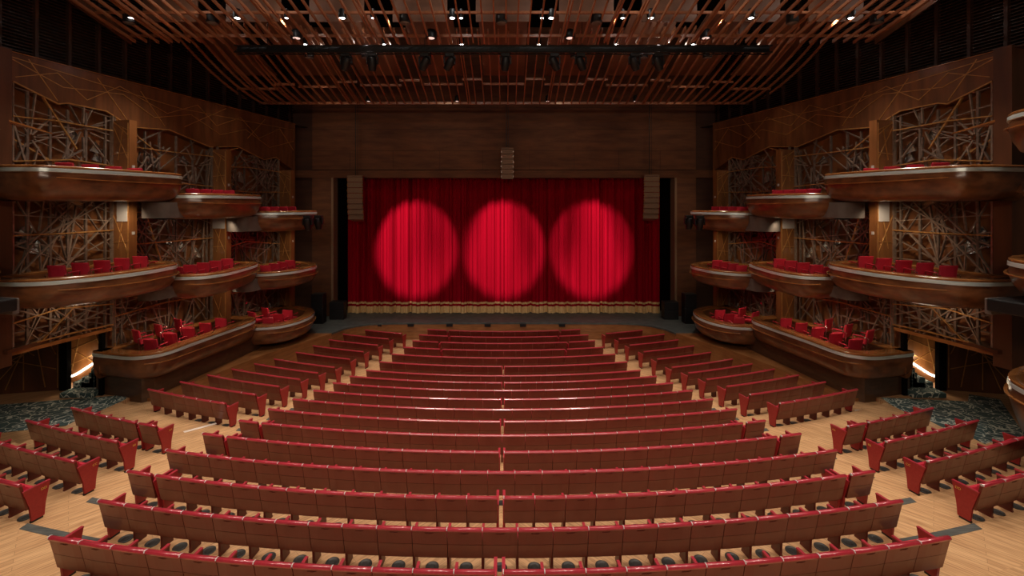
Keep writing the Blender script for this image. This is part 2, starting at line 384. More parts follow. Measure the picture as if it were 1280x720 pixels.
def lattice(s, a0, a1, z0, seed):
    r = random.Random(seed); b = MB()
    def ok(a, z): return a0 <= a <= a1 and z0 <= z <= zigz(a)
    def bar(a, z, a2, z2, wd=.045, c=.02, mat=None):
        # keep the inside part
        n = 24; ins = [ok(a+(a2-a)*k/n, z+(z2-z)*k/n) for k in range(n+1)]
        k = 0
        while k <= n:
            if ins[k]:
                j = k
                while j < n and ins[j+1]: j += 1
                if j > k:
                    b.cur = r.choice((0, 0, 1)) if mat is None else mat
                    t0, t1 = k/n, j/n
                    b.bar(W(s, a+(a2-a)*t0, c, z+(z2-z)*t0), W(s, a+(a2-a)*t1, c, z+(z2-z)*t1), wd, .07, up=W(s, 0, 1, 0)-W(s, 0, 0, 0))
                k = j+1
            else: k += 1
    NH = 8 if a1-a0 < 3 else 13
    hubs = [(r.uniform(a0+.2, a1-.2), z0+(zigz((a0+a1)/2)-z0)*(k+.5)/NH+r.uniform(-.3, .3)) for k in range(NH)]
    for ha, hz in hubs:
        th = r.uniform(0, 1); nb = r.randint(9, 12)
        for k in range(nb):
            t = th+2*PI*k/nb+r.uniform(-.18, .18); L = r.uniform(.8, 2.2)
            q = r.uniform(0.05, .3)
            bar(ha+q*math.cos(t), hz+q*math.sin(t), ha+L*math.cos(t), hz+L*math.sin(t), r.choice((.026, .034, .044)), r.uniform(0, .06))
    for k in range(int(34*((a1-a0)/2.64)**.9)):
        a = r.uniform(a0, a1); z = r.uniform(z0, zigz(a)); t = r.uniform(0, PI); L = r.uniform(.8, 1.9)
        bar(a-L*math.cos(t), z-L*math.sin(t), a+L*math.cos(t), z+L*math.sin(t), r.choice((.024, .032, .040)), r.uniform(-.02, .07), 2 if r.random() < .15 else None)
    for k in range(2+int((a1-a0)/.8)):                                # uprights
        a = a0+(a1-a0)*(k+.5)/(2+int((a1-a0)/.8))+r.uniform(-.12, .12)
        bar(a, z0, a, 11.5, .06, .03, 1)
    for z in [z0+.06]+[z0+.9+1.15*k for k in range(8)]:               # long broken horizontals
        am = (a0+a1)/2+r.uniform(-.3, .3); dz = r.uniform(-.18, .22)
        bar(a0, z-dz, am, z+.05, .035, .08, 2); bar(am, z+.05, a1, z-dz*r.uniform(.2, 1.2), .035, .08, 2)
    for (p0, q0), (p1, q1) in zip(zig[:-1], zig[1:]):                 # gold border along the zigzag top
        x0, x1 = max(p0, a0), min(p1, a1)
        if x1 > x0+.02:
            b.cur = 2; b.bar(W(s, x0, .09, zigz(x0)), W(s, x1, .09, zigz(x1)), .035, .06, up=W(s, 0, 1, 0)-W(s, 0, 0, 0))
    for a in (a0+.01, a1-.01):
        b.cur = 0; b.bar(W(s, a, .04, z0), W(s, a, .04, zigz(a)), .05, .1)
    return b
def goldlines(b, s, segs, c, wd=.022):
    for a0, z0, a1, z1 in segs:
        b.bar(W(s, a0, c, z0), W(s, a1, c, z1), wd, .02, up=W(s, 0, 1, 0)-W(s, 0, 0, 0))
for s in (-1, 1):
    nm = SIDE[s]
    b = MB()                                                          # backing wall behind the lattice
    wbox(b, s, 0, 2.8, -.55, -.35, 2.98, TOPZ); wbox(b, s, 2.8, AEND, -.55, -.35, .7, TOPZ)
    b.cur = 1                                                         # smooth panel above the zigzag
    for (p0, q0), (p1, q1) in zip(zig[:-1], zig[1:]):
        wbox(b, s, p0, p1, -.35, .06, q0, TOPZ, q1, TOPZ)
    wbox(b, s, AEND-.14, AEND, -.35, .08, .7, TOPZ)
    struct(b.build('wall_'+nm, ['backing', 'veneer']))
    b = MB(); wbox(b, s, -.02, 2.62, -.5, .12, 2.86, 2.97); wbox(b, s, -.02, AEND, -.4, .09, TOPZ, TOPZ+.03)
    struct(b.build('trim_1' if s < 0 else 'trim_2', ['rimwood']))
    b = MB(); g = []
    zz = [(0, 11.25), (1.25, 10.75), (3.0, 10.95), (4.1, 10.35), (5.6, 10.75), (7.0, 10.15), (8.4, 10.6), (9.9, 9.95), (AEND-.1, 10.5)]
    for p, q in zip(zz[:-1], zz[1:]): g.append((*p, *q))
    zz = [(0.1, 10.75), (1.1, 11.15), (1.9, 10.5), (2.9, 11.2), (4.6, 10.6), (5.9, 11.2), (6.8, 10.5), (8.1, 11.1), (9.2, 10.3), (10.6, 11.0), (AEND-.1, 10.0)]
    for p, q in zip(zz[:-1], zz[1:]): g.append((*p, *q))
    g += [(0, 11.3, 5.2, 10.9), (5.2, 10.9, AEND-.1, 11.1), (.4, 11.35, 1.1, 10.3), (2.2, 11.3, 3.2, 10.0), (3.6, 11.2, 4.5, 10.1), (5.3, 10.2, 7.3, 11.35), (8.5, 10.2, 9.6, 11.3)]
    goldlines(b, s, g, .07, .02)
    tag(b.build('wall_inlay', ['gold']), 'gold inlay lines zigzagging over the smooth top of the %s wall' % nm, 'wall inlay')
    for k, (a0, a1, z0) in enumerate(BAYS):
        o = lattice(s, a0, a1, z0, 11+k).build('lattice_screen', ['bronze', 'bronze2', 'gold'])
        tag(o, 'bronze lattice screen of crossing bars on the %s wall, %s' % (nm, ('bay nearest the camera', 'middle bay', 'bay nearest the stage')[k]), 'lattice screen', 'bronze lattice screens on the side walls')
        r = random.Random(50+k)
        zs = [3.6, 5.7, 5.9, 6.2, 8.6, 8.9, 9.3] if k == 0 else [1.9, 2.4, 5.0, 5.3, 5.6, 7.6, 7.9, 8.2, 8.6, 8.8]
        for q, z in enumerate(zs):                                    # polished facets behind the bars
            a = a0+.25+(a1-a0-.5)*r.random(); d = MB(); h = r.uniform(.25, .5); wd = r.uniform(.14, .26)
            p = [W(s, a-wd, -.16, z), W(s, a+wd*.4, -.10, z-h*.3), W(s, a+wd, -.22, z+h*.2), W(s, a, -.24, z+h)]
            n = W(s, 0, -.08, 0)-W(s, 0, 0, 0)
            d.hexa([*p, *[v+n for v in p]])
            o2 = d.build('facet', ['mirror'], o); tag(o2, 'polished facet behind the bars')
    for k, (a, zt) in enumerate(PIERS):
        root = empty('wall_pier', W(s, a+.12, .37, .9)); tag(root, 'smooth wooden pier with gold lines projecting from the %s wall, %s' % (nm, ('nearest the camera', 'the middle one', 'nearest the stage')[k]), 'pier', 'wooden piers on the side walls')
        zbt = 4.4 if k == 0 else 1.3
        b = MB(); wbox(b, s, a, a+.25, -.35, .76, zbt, zt)
        under(b.build('pier_body', ['pier']), root)
        b = MB(); r = random.Random(k)
        def L(c0, z0, c1, z1): b.bar(W(s, a-.008, c0, z0), W(s, a-.008, c1, z1), .022, .02, up=W(s, 1, 0, 0)-W(s, 0, 0, 0))
        z = zt-.15
        L(.02, zt-.06, .72, zt-.35); L(.1, zt-.05, .7, zt-.5); 
        while z > zbt+.9:
            L(.04, z, .70, z-1.3+r.uniform(-.2, .2)); L(.04, z-1.0, .70, z-.95); L(.5, z-.1, .28, z-1.2); z -= 1.5
        L(.04, zbt, .04, zt-.1); L(.71, zbt, .71, zt-.1)
        under(b.build('inlay', ['gold']), root)
        for zq in (8.35, 6.1, 3.9)[:2 if k == 0 else 3]:
            b = MB(); zq -= .45*k
            b.hexa([W(s, a+.08, .758, zq), W(s, a+.17, .758, zq), W(s, a+.17, .775, zq), W(s, a+.08, .775, zq), W(s, a+.08, .758, zq+.1), W(s, a+.17, .758, zq+.1), W(s, a+.17, .775, zq+.1), W(s, a+.08, .775, zq+.1)])
            under(b.build('switch_plate', ['pale']), root)
        if k < 2:                                                     # pale panel under the third tier
            z0, z1 = ((6.55, 7.2), (6.1, 6.65))[k]
            b = MB(); b.hexa([W(s, a-.03, .25 if k == 0 else .03, z0), W(s, a-.012, .25 if k == 0 else .03, z0), W(s, a-.012, .70, z0), W(s, a-.03, .70, z0),
                              W(s, a-.03, .25 if k == 0 else .03, z1), W(s, a-.012, .25 if k == 0 else .03, z1), W(s, a-.012, .70, z1), W(s, a-.03, .70, z1)])
            under(b.build('display_panel', ['pale']), root)
    # near column, return wall, recess
    b = MB(); wbox(b, s, -.42, -.02, -.35, .16, 2.6, TOPZ+.05); struct(b.build('wall_column_'+nm, ['veneer_dark']))
    b = MB(); x0, x1 = sorted((-s*-14.6, -s*-20)); b.box(x0, x1, 13.6, 13.8, 2.98, TOPZ+.8); struct(b.build('wall_return_'+nm, ['veneer_dark']))
    b = MB()
    for (xa, za, xb, zb) in ((14.7, 10.5, 16, 11.0), (14.7, 10.0, 16, 9.9), (14.7, 9.6, 16, 10.2), (15.3, 11, 15.6, 9.2), (14.8, 7.9, 15.9, 8.5), (14.7, 7.0, 15.7, 6.6), (15.5, 8, 15.3, 5.8), (14.7, 5.6, 16, 6.2), (14.7, 4.4, 16, 4.9), (14.9, 3.2, 15.7, 5.0)):
        b.bar((s*xa, 13.59, za), (s*xb, 13.59, zb), .025, .02, up=(0, 1, 0))
    tag(b.build('return_wall_inlay', ['gold']), 'gold inlay lines on the recessed wall beyond the %s column' % nm, 'wall inlay')
    # lower wall that faces the camera, its panels and the entry stair
    b = MB()
    def lw(x0, y0, x1, y1, z0, z1, t=.12):
        dx, dy = x1-x0, y1-y0; L = math.hypot(dx, dy); nx, ny = -dy/L*t, dx/L*t
        if ny < 0: nx, ny = -nx, -ny
        P = [(s*-x0*-1 if False else -s*x0, y0), (-s*x1, y1), (-s*(x1+nx), y1+ny), (-s*(x0+nx), y0+ny)]
        b.rings([[(x, y, z0) for x, y in P], [(x, y, z1) for x, y in P]])
    lw(-19, 14.55, -15.1, 15.38, .76, 2.9)
    struct(b.build('wall_lower_'+nm, ['veneer_dark']))
    b = MB()
    for (xa, za, xb, zb) in ((-16.2, .85, -16.2, 2.85), (-17.0, 2.0, -15.3, 1.5), (-17.0, 1.6, -15.3, 2.6), (-16.7, .9, -16.1, 2.5), (-15.9, 2.8, -15.6, .9), (-15.7, 2.9, -15.3, 2.0), (-16.9, 2.8, -15.9, 2.0), (-15.25, .85, -15.25, 2.85), (-16.9, 1.2, -15.6, 2.8)):
        fy = lambda x: 14.55+(x+19)/3.8*.81-.012
        b.bar((-s*xa, fy(xa), za), (-s*xb, fy(xb), zb), .022, .02, up=(0, 1, 0))
    tag(b.build('lower_wall_inlay', ['gold']), 'gold inlay lines on the dark panels beside the %s entry stairs' % nm, 'wall inlay')
    b = MB(); b.box(*sorted((s*15.14, s*14.88)), 15.28, 15.44, .76, 2.9); b.box(*sorted((s*13.46, s*13.33)), 14.9, 15.02, .76, 2.9)
    struct(b.build('door_1' if s < 0 else 'door_2', ['void']))
    # soffit over the entry and the wall behind the stairs
    b = MB(); b.box(*sorted((s*13.7, s*20)), 12.4, 18.5, 2.98, 3.08); struct(b.build('ceiling_entry_'+nm, ['veneer_dark']))
    b = MB(); b.box(*sorted((s*16.2, s*13.95)), 16.0, 16.1, .76, 3.0)
    struct(b.build('wall_stair_'+nm, ['pier']))
    b = MB()
    for (xa, za, xb, zb) in ((15.5, 1.9, 14.3, 2.4), (15.5, 2.0, 14.6, 1.5), (15.45, 1.4, 14.3, 1.9), (15.0, 2.9, 15.4, 1.2), (14.7, 2.9, 14.3, 1.8), (15.5, 2.4, 14.9, 2.6)):
        b.bar((s*xa, 15.985, za), (s*xb, 15.985, zb), .022, .02, up=(0, 1, 0))
    tag(b.build('stair_wall_inlay', ['gold']), 'gold inlay lines on the lit wall behind the %s entry stairs' % nm, 'wall inlay')
    root = empty('entry_stairs', (s*14.2, 15.0, .7625)); tag(root, 'short flight of patterned carpet steps in the %s wall beside the lowest box' % nm, 'stairs')
    for k in range(5):
        q = MB(); q.box(*sorted((s*(14.58, 14.62, 14.34, 14.08, 14.0)[k], s*(13.48 if k == 0 else 13.9))), 14.72 if k == 0 else 15.22, 15.20 if k == 0 else 15.98, .7625, .7625+.16*(k+1)); under(bevel(q.build('step', ['carpet']), .015), root)
    b = MB(); b.tube([(s*15.38, 15.93, 1.0), (s*15.15, 15.93, 1.10), (s*14.1, 15.93, 1.78)], .035, 8)
    tag(b.build('stair_strip_light', ['glow'], smooth=True), 'glowing strip light rising along the wall of the %s entry stairs' % nm, 'strip light')
    lamp('stair_light', 'POINT', (s*14.9, 15.6, 1.6), 9, (1, .78, .5), size=.1)
    # carpet on the landing
    if s > 0: poly = [(12.32, 14.2), (12.45, 14.75), (15.0, 14.45), (15.6, 15.0), (16.2, 14.6), (14.6, 12.6), (14.2, 11.9), (12.32, 11.9), (12.32, 13.6)]
    else: poly = [(12.32, 14.6), (12.5, 14.95), (15.8, 14.25), (17.5, 13.9), (17.5, 12.4), (13.9, 12.5), (12.5, 12.9)]
    b = MB(); b.prism([(s*x, y) for x, y in poly], .7635, .775)
    tag(b.build('landing_carpet', ['carpet']), 'dark teal patterned carpet on the floor by the %s entry stairs' % nm, 'carpet')
    # louvred upper wall
    b = MB()
    c = -.7
    wbox(b, s, -1.5, 14, c-.3, c-.12, TOPZ+.0, 17.5)
    b.cur = 1; wbox(b, s, -1.5, 14, c-.12, .06, TOPZ-.02, TOPZ+.02)
    zt = TOPZ+.18
    while zt < 16.4:
        b.hexa([W(s, -1.5, c-.12, zt+.05), W(s, 14, c-.12, zt+.05), W(s, 14, c-.02, zt), W(s, -1.5, c-.02, zt), W(s, -1.5, c-.12, zt+.08), W(s, 14, c-.12, zt+.08), W(s, 14, c-.02, zt+.03), W(s, -1.5, c-.02, zt+.03)])
        zt += .1
    for k in range(17):
        a = -.75+.87*k; wbox(b, s, a, a+.09, c-.1, c+.04, TOPZ, 16.8)
    wbox(b, s, -1.5, 14, c-.1, c+.06, TOPZ, TOPZ+.14)
    struct(b.build('wall_louvre_'+nm, ['void', 'louvre']))
    # plinth under the lowest boxes
    b = MB(); pl = [W(s, 2.42, -.3, 0), W(s, 2.42, 1.62, 0), W(s, 2.7, 1.8, 0), W(s, 7.2, 1.75, 0), W(s, 7.6, 1.7, 0), W(s, 7.6, -.3, 0)]
    P = [(p.x, p.y) for p in pl]; b.prism(P, .5, 1.42)
    struct(b.build('trim_3' if s < 0 else 'trim_4', ['plinth']))

# ------------------------------------------------------------------ boxes: boat shaped balconies
def smooth_line(P, n=7):
    out = []
    for i in range(len(P)-1):
        p0 = P[max(i-1, 0)]; p1 = P[i]; p2 = P[i+1]; p3 = P[min(i+2, len(P)-1)]
        for k in range(n):
            t = k/n; t2 = t*t; t3 = t2*t
            out.append(tuple(.5*((2*p1[d])+(-p0[d]+p2[d])*t+(2*p0[d]-5*p1[d]+4*p2[d]-p3[d])*t2+(-p0[d]+3*p1[d]-3*p2[d]+p3[d])*t3) for d in (0, 1)))
    out.append(tuple(P[-1])); return out
def inset(P, d):
    n = len(P); R = []
    for i in range(n):
        a = Vector(P[i-1]); b_ = Vector(P[i]); c = Vector(P[(i+1) % n])
        t = (c-a); 
        if t.length < 1e-6: R.append(P[i]); continue
        t.normalize(); nrm = Vector((t.y, -t.x))
        R.append((b_.x+nrm.x*d, b_.y+nrm.y*d))
    return R
FRONTS = {
 'a1': [(-.75, .1), (-.72, 1.2), (-.5, 1.95), (.1, 2.42), (.8, 2.68), (1.6, 2.75), (2.5, 2.6), (3.0, 2.35), (3.25, 1.9), (3.35, .9), (3.4, .1)],
 'a2': [(3.45, .6), (3.2, 1.5), (3.2, 2.1), (3.45, 2.75), (3.9, 3.0), (4.6, 2.98), (5.6, 2.7), (6.4, 2.4), (6.75, 2.1), (6.85, 1.2), (6.88, .1)],
 'a3': [(6.7, .6), (6.65, 1.5), (6.85, 2.05), (7.2, 2.65), (7.8, 3.0), (8.6, 3.1), (9.4, 3.02), (9.95, 2.6), (10.35, 1.9), (10.55, 1.0), (10.55, .1)],
 'b1': [(-.75, .1), (-.72, 1.2), (-.5, 1.95), (.1, 2.2), (.8, 2.34), (1.8, 2.42), (2.8, 2.34), (3.35, 2.15), (3.6, 1.7), (3.65, .9), (3.65, .1)],
 'b2': [(3.3, .6), (3.25, 1.5), (3.35, 2.0), (3.75, 2.55), (4.3, 2.75), (5.0, 2.75), (5.9, 2.6), (6.7, 2.35), (6.95, 2.0), (7.0, 1.2), (7.0, .1)],
 'b3': [(6.9, .6), (6.88, 1.5), (7.0, 2.0), (7.4, 2.6), (8.0, 2.95), (8.8, 3.05), (9.5, 2.98), (9.95, 2.6), (10.35, 1.9), (10.55, 1.0), (10.55, .1)],
 'c1': [(2.18, -.1), (2.16, .6), (2.18, 1.5), (2.45, 2.0), (2.9, 2.18), (3.9, 2.12), (5.0, 2.08), (6.2, 2.05), (6.8, 1.95), (7.15, 1.6), (7.2, .9), (7.2, .1)],
 'c2': [(6.9, .4), (6.85, 1.4), (6.95, 2.05), (7.3, 2.65), (7.9, 2.97), (8.7, 3.02), (9.5, 2.8), (10.1, 2.4), (10.5, 1.7), (10.65, .9), (10.65, .1)],
 'n': [(-3.6, .1), (-3.6, 1.5), (-3.4, 3.0), (-2.9, 3.1), (-2.2, 2.9), (-1.6, 2.4), (-1.25, 1.6), (-1.15, .8), (-1.2, .1)],
}
def opera_box(s, key, zr, zb, label, zf=None, rail=(0.25, .8), bulk=None, shelf=False):
    fr = smooth_line(FRONTS[key], 6)
    P = [(W(s, a, c, 0).x, W(s, a, c, 0).y) for a, c in fr]
    area = sum(P[i-1][0]*P[i][1]-P[i][0]*P[i-1][1] for i in range(len(P)))
    sg = -1 if area > 0 else 1           # inset direction points inside
    ins = lambda d: inset(P, d*sg)
    cx = sum(p[0] for p in P)/len(P); cyy = sum(p[1] for p in P)/len(P)
    root = empty('opera_box', (cx, cyy, zb)); tag(root, label, 'balcony box', 'boat shaped boxes on the side walls')
    ring = lambda d, z: [(x, y, z) for x, y in ins(d)]
    h = zr-zb; ki = .5 if key[0] == 'c' else 1; zf = zr-.66 if zf is None else zf
    b = MB(); b.rings([ring(.30, zf-.05), ring(.30, zr-.03), ring(.0, zr-.03), ring(0, zr-.20), ring(-.015, zr-.26), ring(0, zr-.26-h*.18), ring(.06*ki, zr-.26-h*.38),
                       ring(.17*ki, zb+h*.14), ring(.34*ki, zb+h*.04), ring(.6*ki, zb)])
    under(b.build('hull', ['burl'], smooth=True), root)
    rw = .40 if key[0] == 'c' else .31
    b = MB(); b.rings([ring(rw-.01, zr-.05), ring(rw, zr), ring(rw-.03, zr+.02), ring(.0, zr+.02), ring(-.02, zr), ring(-.02, zr-.045), ring(.01, zr-.045)], cap=False)
    under(b.build('rim', ['rimwood'], smooth=True), root)
    b = MB(); b.rings([ring(.005, zr-.05), ring(-.03, zr-.06), ring(-.035, zr-.15), ring(.005, zr-.165)], cap=False)
    tag(under(b.build('metal_band', ['steel'], smooth=True), root), 'brushed steel band under the rim')
    n = len(P); i0, i1 = int(n*rail[0]), int(n*rail[1])
    q = ins(-.09)[i0:i1]
    b = MB()
    zs = lambda k: zr-.30-.05*math.sin(PI*k/len(q))
    b.rings([[(x, y, zs(k)-.012), (x, y, zs(k)+.012), (ins_x, ins_y, zs(k)+.012), (ins_x, ins_y, zs(k)-.012)] for k, ((x, y), (ins_x, ins_y)) in enumerate(zip(q, ins(-.025)[i0:i1]))])
    under(b.build('ledge', ['rimwood']), root)
    if bulk:
        a0, a1, c0, c1, z0, z1 = bulk; b = MB(); r = (c1-c0)/2
        pts = [W(s, a0+.35-.35*math.sin(t), (c0+c1)/2+r*math.cos(t), 0) for t in [PI*k/12 for k in range(13)]]
        pts = [W(s, a1, c1, 0)]+pts+[W(s, a1, c0, 0)]
        b.rings([[(p.x, p.y, z0) for p in pts], [(p.x, p.y, z1) for p in pts]])
        tag(under(b.build('end_bulkhead', ['greyplaster'], smooth=True), root), 'grey rounded end')
    if shelf:
        b = MB(); A = FRONTS[key]
        b.rings([[W(s, -1.5, 2.7, zr-.16), W(s, -1.2, 2.2, zr-.16), W(s, -.5, 2.45, zr-.30), W(s, -.75, 2.65, zr-.30)], [W(s, -1.5, 2.7, zr-.12), W(s, -1.2, 2.2, zr-.12), W(s, -.5, 2.45, zr-.27), W(s, -.75, 2.65, zr-.27)]])
        under(b.build('side_shelf', ['rimwood']), root)
    return root
TIER = {1: 'lowest tier', 2: 'middle tier', 3: 'top tier'}
BX = {}
for s in (-1, 1):
    nm = SIDE[s]
    T = [('c1', 2.27, 1.40, 1, 'long box nearest the camera in the lowest tier on the %s wall', None),
         ('c2', 1.95, 1.10, 1, 'box nearest the stage in the lowest tier on the %s wall', None),
         ('a1', 5.15, 4.30, 2, 'box nearest the camera in the middle tier on the %s wall', None),
         ('a2', 4.70, 3.82, 2, 'middle box of the middle tier on the %s wall', (2.5, 3.4, 1.1, 2.0, 3.95, 4.35)),
         ('a3', 4.24, 3.42, 2, 'box nearest the stage in the middle tier on the %s wall', (6.35, 7.1, 1.1, 2.1, 3.5, 4.0)),
         ('b1', 8.15, 7.22, 3, 'box nearest the camera in the top tier on the %s wall', None),
         ('b2', 7.50, 6.59, 3, 'middle box of the top tier on the %s wall', (2.75, 3.9, .9, 2.0, 6.66, 7.2)),
         ('b3', 6.82, 5.92, 3, 'box nearest the stage in the top tier on the %s wall', (6.25, 7.4, .9, 2.0, 6.0, 6.62)),
         ('n', 9.25, 8.25, 3, 'box high at the %s edge, in front of the column', None),
         ('n', 5.85, 4.95, 2, 'box halfway up at the %s edge, in front of the column', None)]
    for key, zr, zb, t, lab, bulk in T:
        lab2 = 'boat shaped wooden '+lab % nm
        BX[(s, key, t)] = opera_box(s, key, zr, zb, lab2, bulk=bulk, shelf=(key == 'n' and t == 3))
# the low rounded box at the right edge, on its own dark base
opera_box(1, 'n', 3.05, 1.72, 'low rounded wooden box at the right edge, standing near the floor')
b = MB(); q = [W(1, a, c, 0) for a, c in ((-3.3, .4), (-3.3, 2.4), (-2.4, 2.4), (-1.7, 1.6), (-1.6, .4))]
b.prism([(p.x, p.y) for p in q], .76, 2.0); struct(b.build('trim_5', ['plinth']))

# ------------------------------------------------------------------ armchairs in the boxes
def make_armchair():
    r = empty('armchair', (0, 0, 0)); tag(r, 'x', 'chair')
    b = MB(); b.rings([[(-.24, .06, z), (.24, .06, z), (.24, .5, z), (-.24, .5, z)] for z in (.40, .46)]); b.rings([[(-.22, .08, z), (.22, .08, z), (.22, .48, z), (-.22, .48, z)] for z in (.46, .49)])
    bevel(b.build('seat', ['fabric'], r), .02)
    b = MB(); R = []
    for z, y in ((.44, .05), (.6, .02), (.75, .0), (.9, -.03)):
        R.append([(-.24, y, z), (-.12, y-.025, z), (.12, y-.025, z), (.24, y, z), (.24, y+.06, z), (.12, y+.035, z), (-.12, y+.035, z), (-.24, y+.06, z)])
    b.rings(R); bevel(b.build('backrest', ['fabric'], r), .015)
    for sx in (-1, 1):
        b = MB(); b.tube([(sx*.27, .45, .0), (sx*.27, .43, .35), (sx*.27, .42, .66), (sx*.27, .1, .66), (sx*.27, -.04, .62), (sx*.27, -.0, .35), (sx*.27, -.06, .0)], .014, 6)
        b.tube([(sx*.27, -.04, .28), (0, -.04, .28)], .012, 6); b.tube([(sx*.27, .44, .28), (0, .44, .28)], .012, 6)
        b.build('leg_frame', ['chrome'], r, smooth=True)
        b = MB(); b.box(sx*.27-.028, sx*.27+.028, .08, .42, .66, .69); bevel(b.build('armrest', ['fabric'], r), .01)
    return r
proto = make_armchair()
used = [False]
def armchair(s, a, c, z, face, label):
    o = proto if not used[0] else copy_tree(proto)
    used[0] = True
    p = W(s, a, c, z); o.location = p
    # facing: along the wall towards the stage, turned 'face' degrees towards the hall
    th = math.atan2(.2242, .9746)        # wall direction from +Y towards the hall
    ang = -(th+math.radians(face)) if s < 0 else (th+math.radians(face))
    o.rotation_euler = (0, 0, ang)
    o['label'] = label; o['group'] = 'red armchairs in the side boxes'
for s in (-1, 1):
    nm = SIDE[s]
    def rowof(n, a0, a1, c0, c1, z, face, fmt):
        for k in range(n):
            t = k/(n-1) if n > 1 else 0
            armchair(s, a0+(a1-a0)*t, c0+(c1-c0)*t, z, face, fmt % ordn(k+1))
    rowof(5, .33, 2.66, 1.25, 1.25, 4.50, -15, 'red armchair, %s from the camera, in the near box of the middle '+nm+' tier')
    rowof(5, 3.5, 5.86, 1.75, 1.55, 4.04, -13, 'red armchair, %s from the camera, in the middle box of the middle '+nm+' tier')
    rowof(4, 7.3, 9.08, 2.1, 1.9, 3.60, -10, 'red armchair, %s from the camera, in the stage-side box of the middle '+nm+' tier')
    rowof(4, .3, 2.3, 1.6, 1.5, 7.40, -15, 'red armchair, %s from the camera, in the near box of the top '+nm+' tier')
    rowof(4, 4.0, 5.78, 1.9, 1.7, 6.79, -13, 'red armchair, %s from the camera, in the middle box of the top '+nm+' tier')
    rowof(4, 7.35, 9.13, 2.0, 1.9, 6.12, -10, 'red armchair, %s from the camera, in the stage-side box of the top '+nm+' tier')
    rowof(5, 3.0, 5.9, 1.25, 1.2, 1.62, -10, 'red armchair by the rail, %s from the camera, in the long lowest '+nm+' box')
    rowof(3, 3.15, 4.7, .42, .42, 1.85, 15, 'red armchair by the wall, %s from the camera, in the long lowest '+nm+' box')
    rowof(3, 7.5, 8.9, 2.05, 1.9, 1.30, -10, 'red armchair by the rail, %s from the camera, in the stage-side lowest '+nm+' box')
    rowof(2, 7.7, 8.5, 1.0, 1.0, 1.45, 15, 'red armchair by the wall, %s from the camera, in the stage-side lowest '+nm+' box')

# ------------------------------------------------------------------ theatre seats
SW = .55
def seat_meshes():
    D = {}
    # backrest shell: two lacquered panels, local y forward, origin on floor under the top edge
    b = MB(); w2 = SW/2-.005
    def yb(z): return .115*(.80-z)/.55
    def shell(z0, z1, x=w2):
        R = []
        for z in (z0, z1):
            y = yb(z); R.append([(-x, y, z), (-x*.5, y-.006, z), (x*.5, y-.006, z), (x, y, z), (x, y+.045, z), (-x, y+.045, z)])
        b.rings(R)
    b.cur = 1; shell(.27, .515); b.cur = 0; shell(.521, .765)
    b.cur = 2
    for k in (-1, 0, 1):
        b.bar((k*.035-.03, yb(.72)-.008, .722), (k*.035+.03, yb(.72)-.008, .722+(.008 if k else -.004)), .010, .006)
    D['shell'] = b.mesh('back_shell', ['shell', 'shell_low', 'standard'])
    b = MB(); prof = [(-.010, .762), (-.016, .785), (-.004, .806), (.022, .812), (.05, .800), (.062, .77), (.06, .755)]
    xs = (-w2, -w2+.008, w2-.008, w2)
    b.rings([[(x, y if 0 < k < 3 else y*.8+.005, z if 0 < k < 3 else z-.006) for y, z in prof] for k, x in enumerate(xs)])
    b.cur = 1; x = -SW/2+.001
    b.rings([[(q, y*1.04, z+.0015) for y, z in prof[1:5]] + [(q, .03, .77)] for q in (x-.006, x+.006)])  # pale seam clip with its glint painted in
    D['top'] = b.mesh('top_roll', ['trim_red', 'pale'], smooth=True)
    b = MB(); R = []
    for z in (.32, .45, .6, .74):
        y = yb(z)+.045; R.append([(-w2+.02, y, z), (w2-.02, y, z), (w2-.04, y+.05, z), (-w2+.04, y+.05, z)])
    b.rings(R); D['pad'] = b.mesh('backrest_pad', ['fabric'])
    b = MB(); R = []
    for z, y, t in ((.25, .18, .06), (.40, .20, .09), (.53, .235, .085), (.575, .26, .05)):
        R.append([(-w2+.03, y, z), (w2-.03, y, z), (w2-.03, y+t, z), (-w2+.03, y+t, z)])
    b.rings(R); D['cushion'] = b.mesh('seat_cushion', ['fabric'], smooth=True)
    b = MB(); x = -SW/2
    R = [[(x-.021, y0, z), (x+.021, y0, z), (x+.021, y1, z), (x-.021, y1, z)] for z, y0, y1 in ((.03, .175, .37), (.27, .165, .38), (.585, .095, .39))]
    b.rings(R); b.box(x-.022, x+.022, .165, .38, 0, .03)
    D['standard'] = b.mesh('side_standard', ['standard'])
    b = MB(); b.box(x-.021, x+.021, .08, .40, .585, .615); D['arm'] = b.mesh('armrest', ['trim_red'])
    for sx in (-1, 1):
        b = MB(); x = sx*(SW/2-.006)
        R = [[(x-.022, y0, z), (x+.022, y0, z), (x+.022, y1, z), (x-.022, y1, z)] for z, y0, y1 in ((.035, .18, .37), (.27, .155, .39), (.625, .055, .455))]
        b.rings(R); b.cur = 1; b.box(x-.02, x+.02, .17, .35, 0, .035)
        b.cur = 2; b.rings([[(x-.024, .05, z), (x+.024, .05, z), (x+.024, .46, z), (x-.024, .46, z)] for z in (.625, .645)])
        D['end%d' % sx] = b.mesh('end_panel', ['panel_red', 'black', 'trim_red'])
        b = MB(); x2 = sx*(SW/2-.012)
    return D
SM = seat_meshes()
def letter_mesh(txt):
    cu = bpy.data.curves.new('t', 'FONT'); cu.resolution_u = 3; cu.body = txt; cu.size = .062; cu.extrude = .002; cu.align_x = 'CENTER'
    o = bpy.data.objects.new('t', cu); COL.objects.link(o)
    dg = bpy.context.evaluated_depsgraph_get(); me = bpy.data.meshes.new_from_object(o.evaluated_get(dg))
    bpy.data.objects.remove(o); me.materials.clear(); me.materials.append(M['letter']); return me
LET = {}
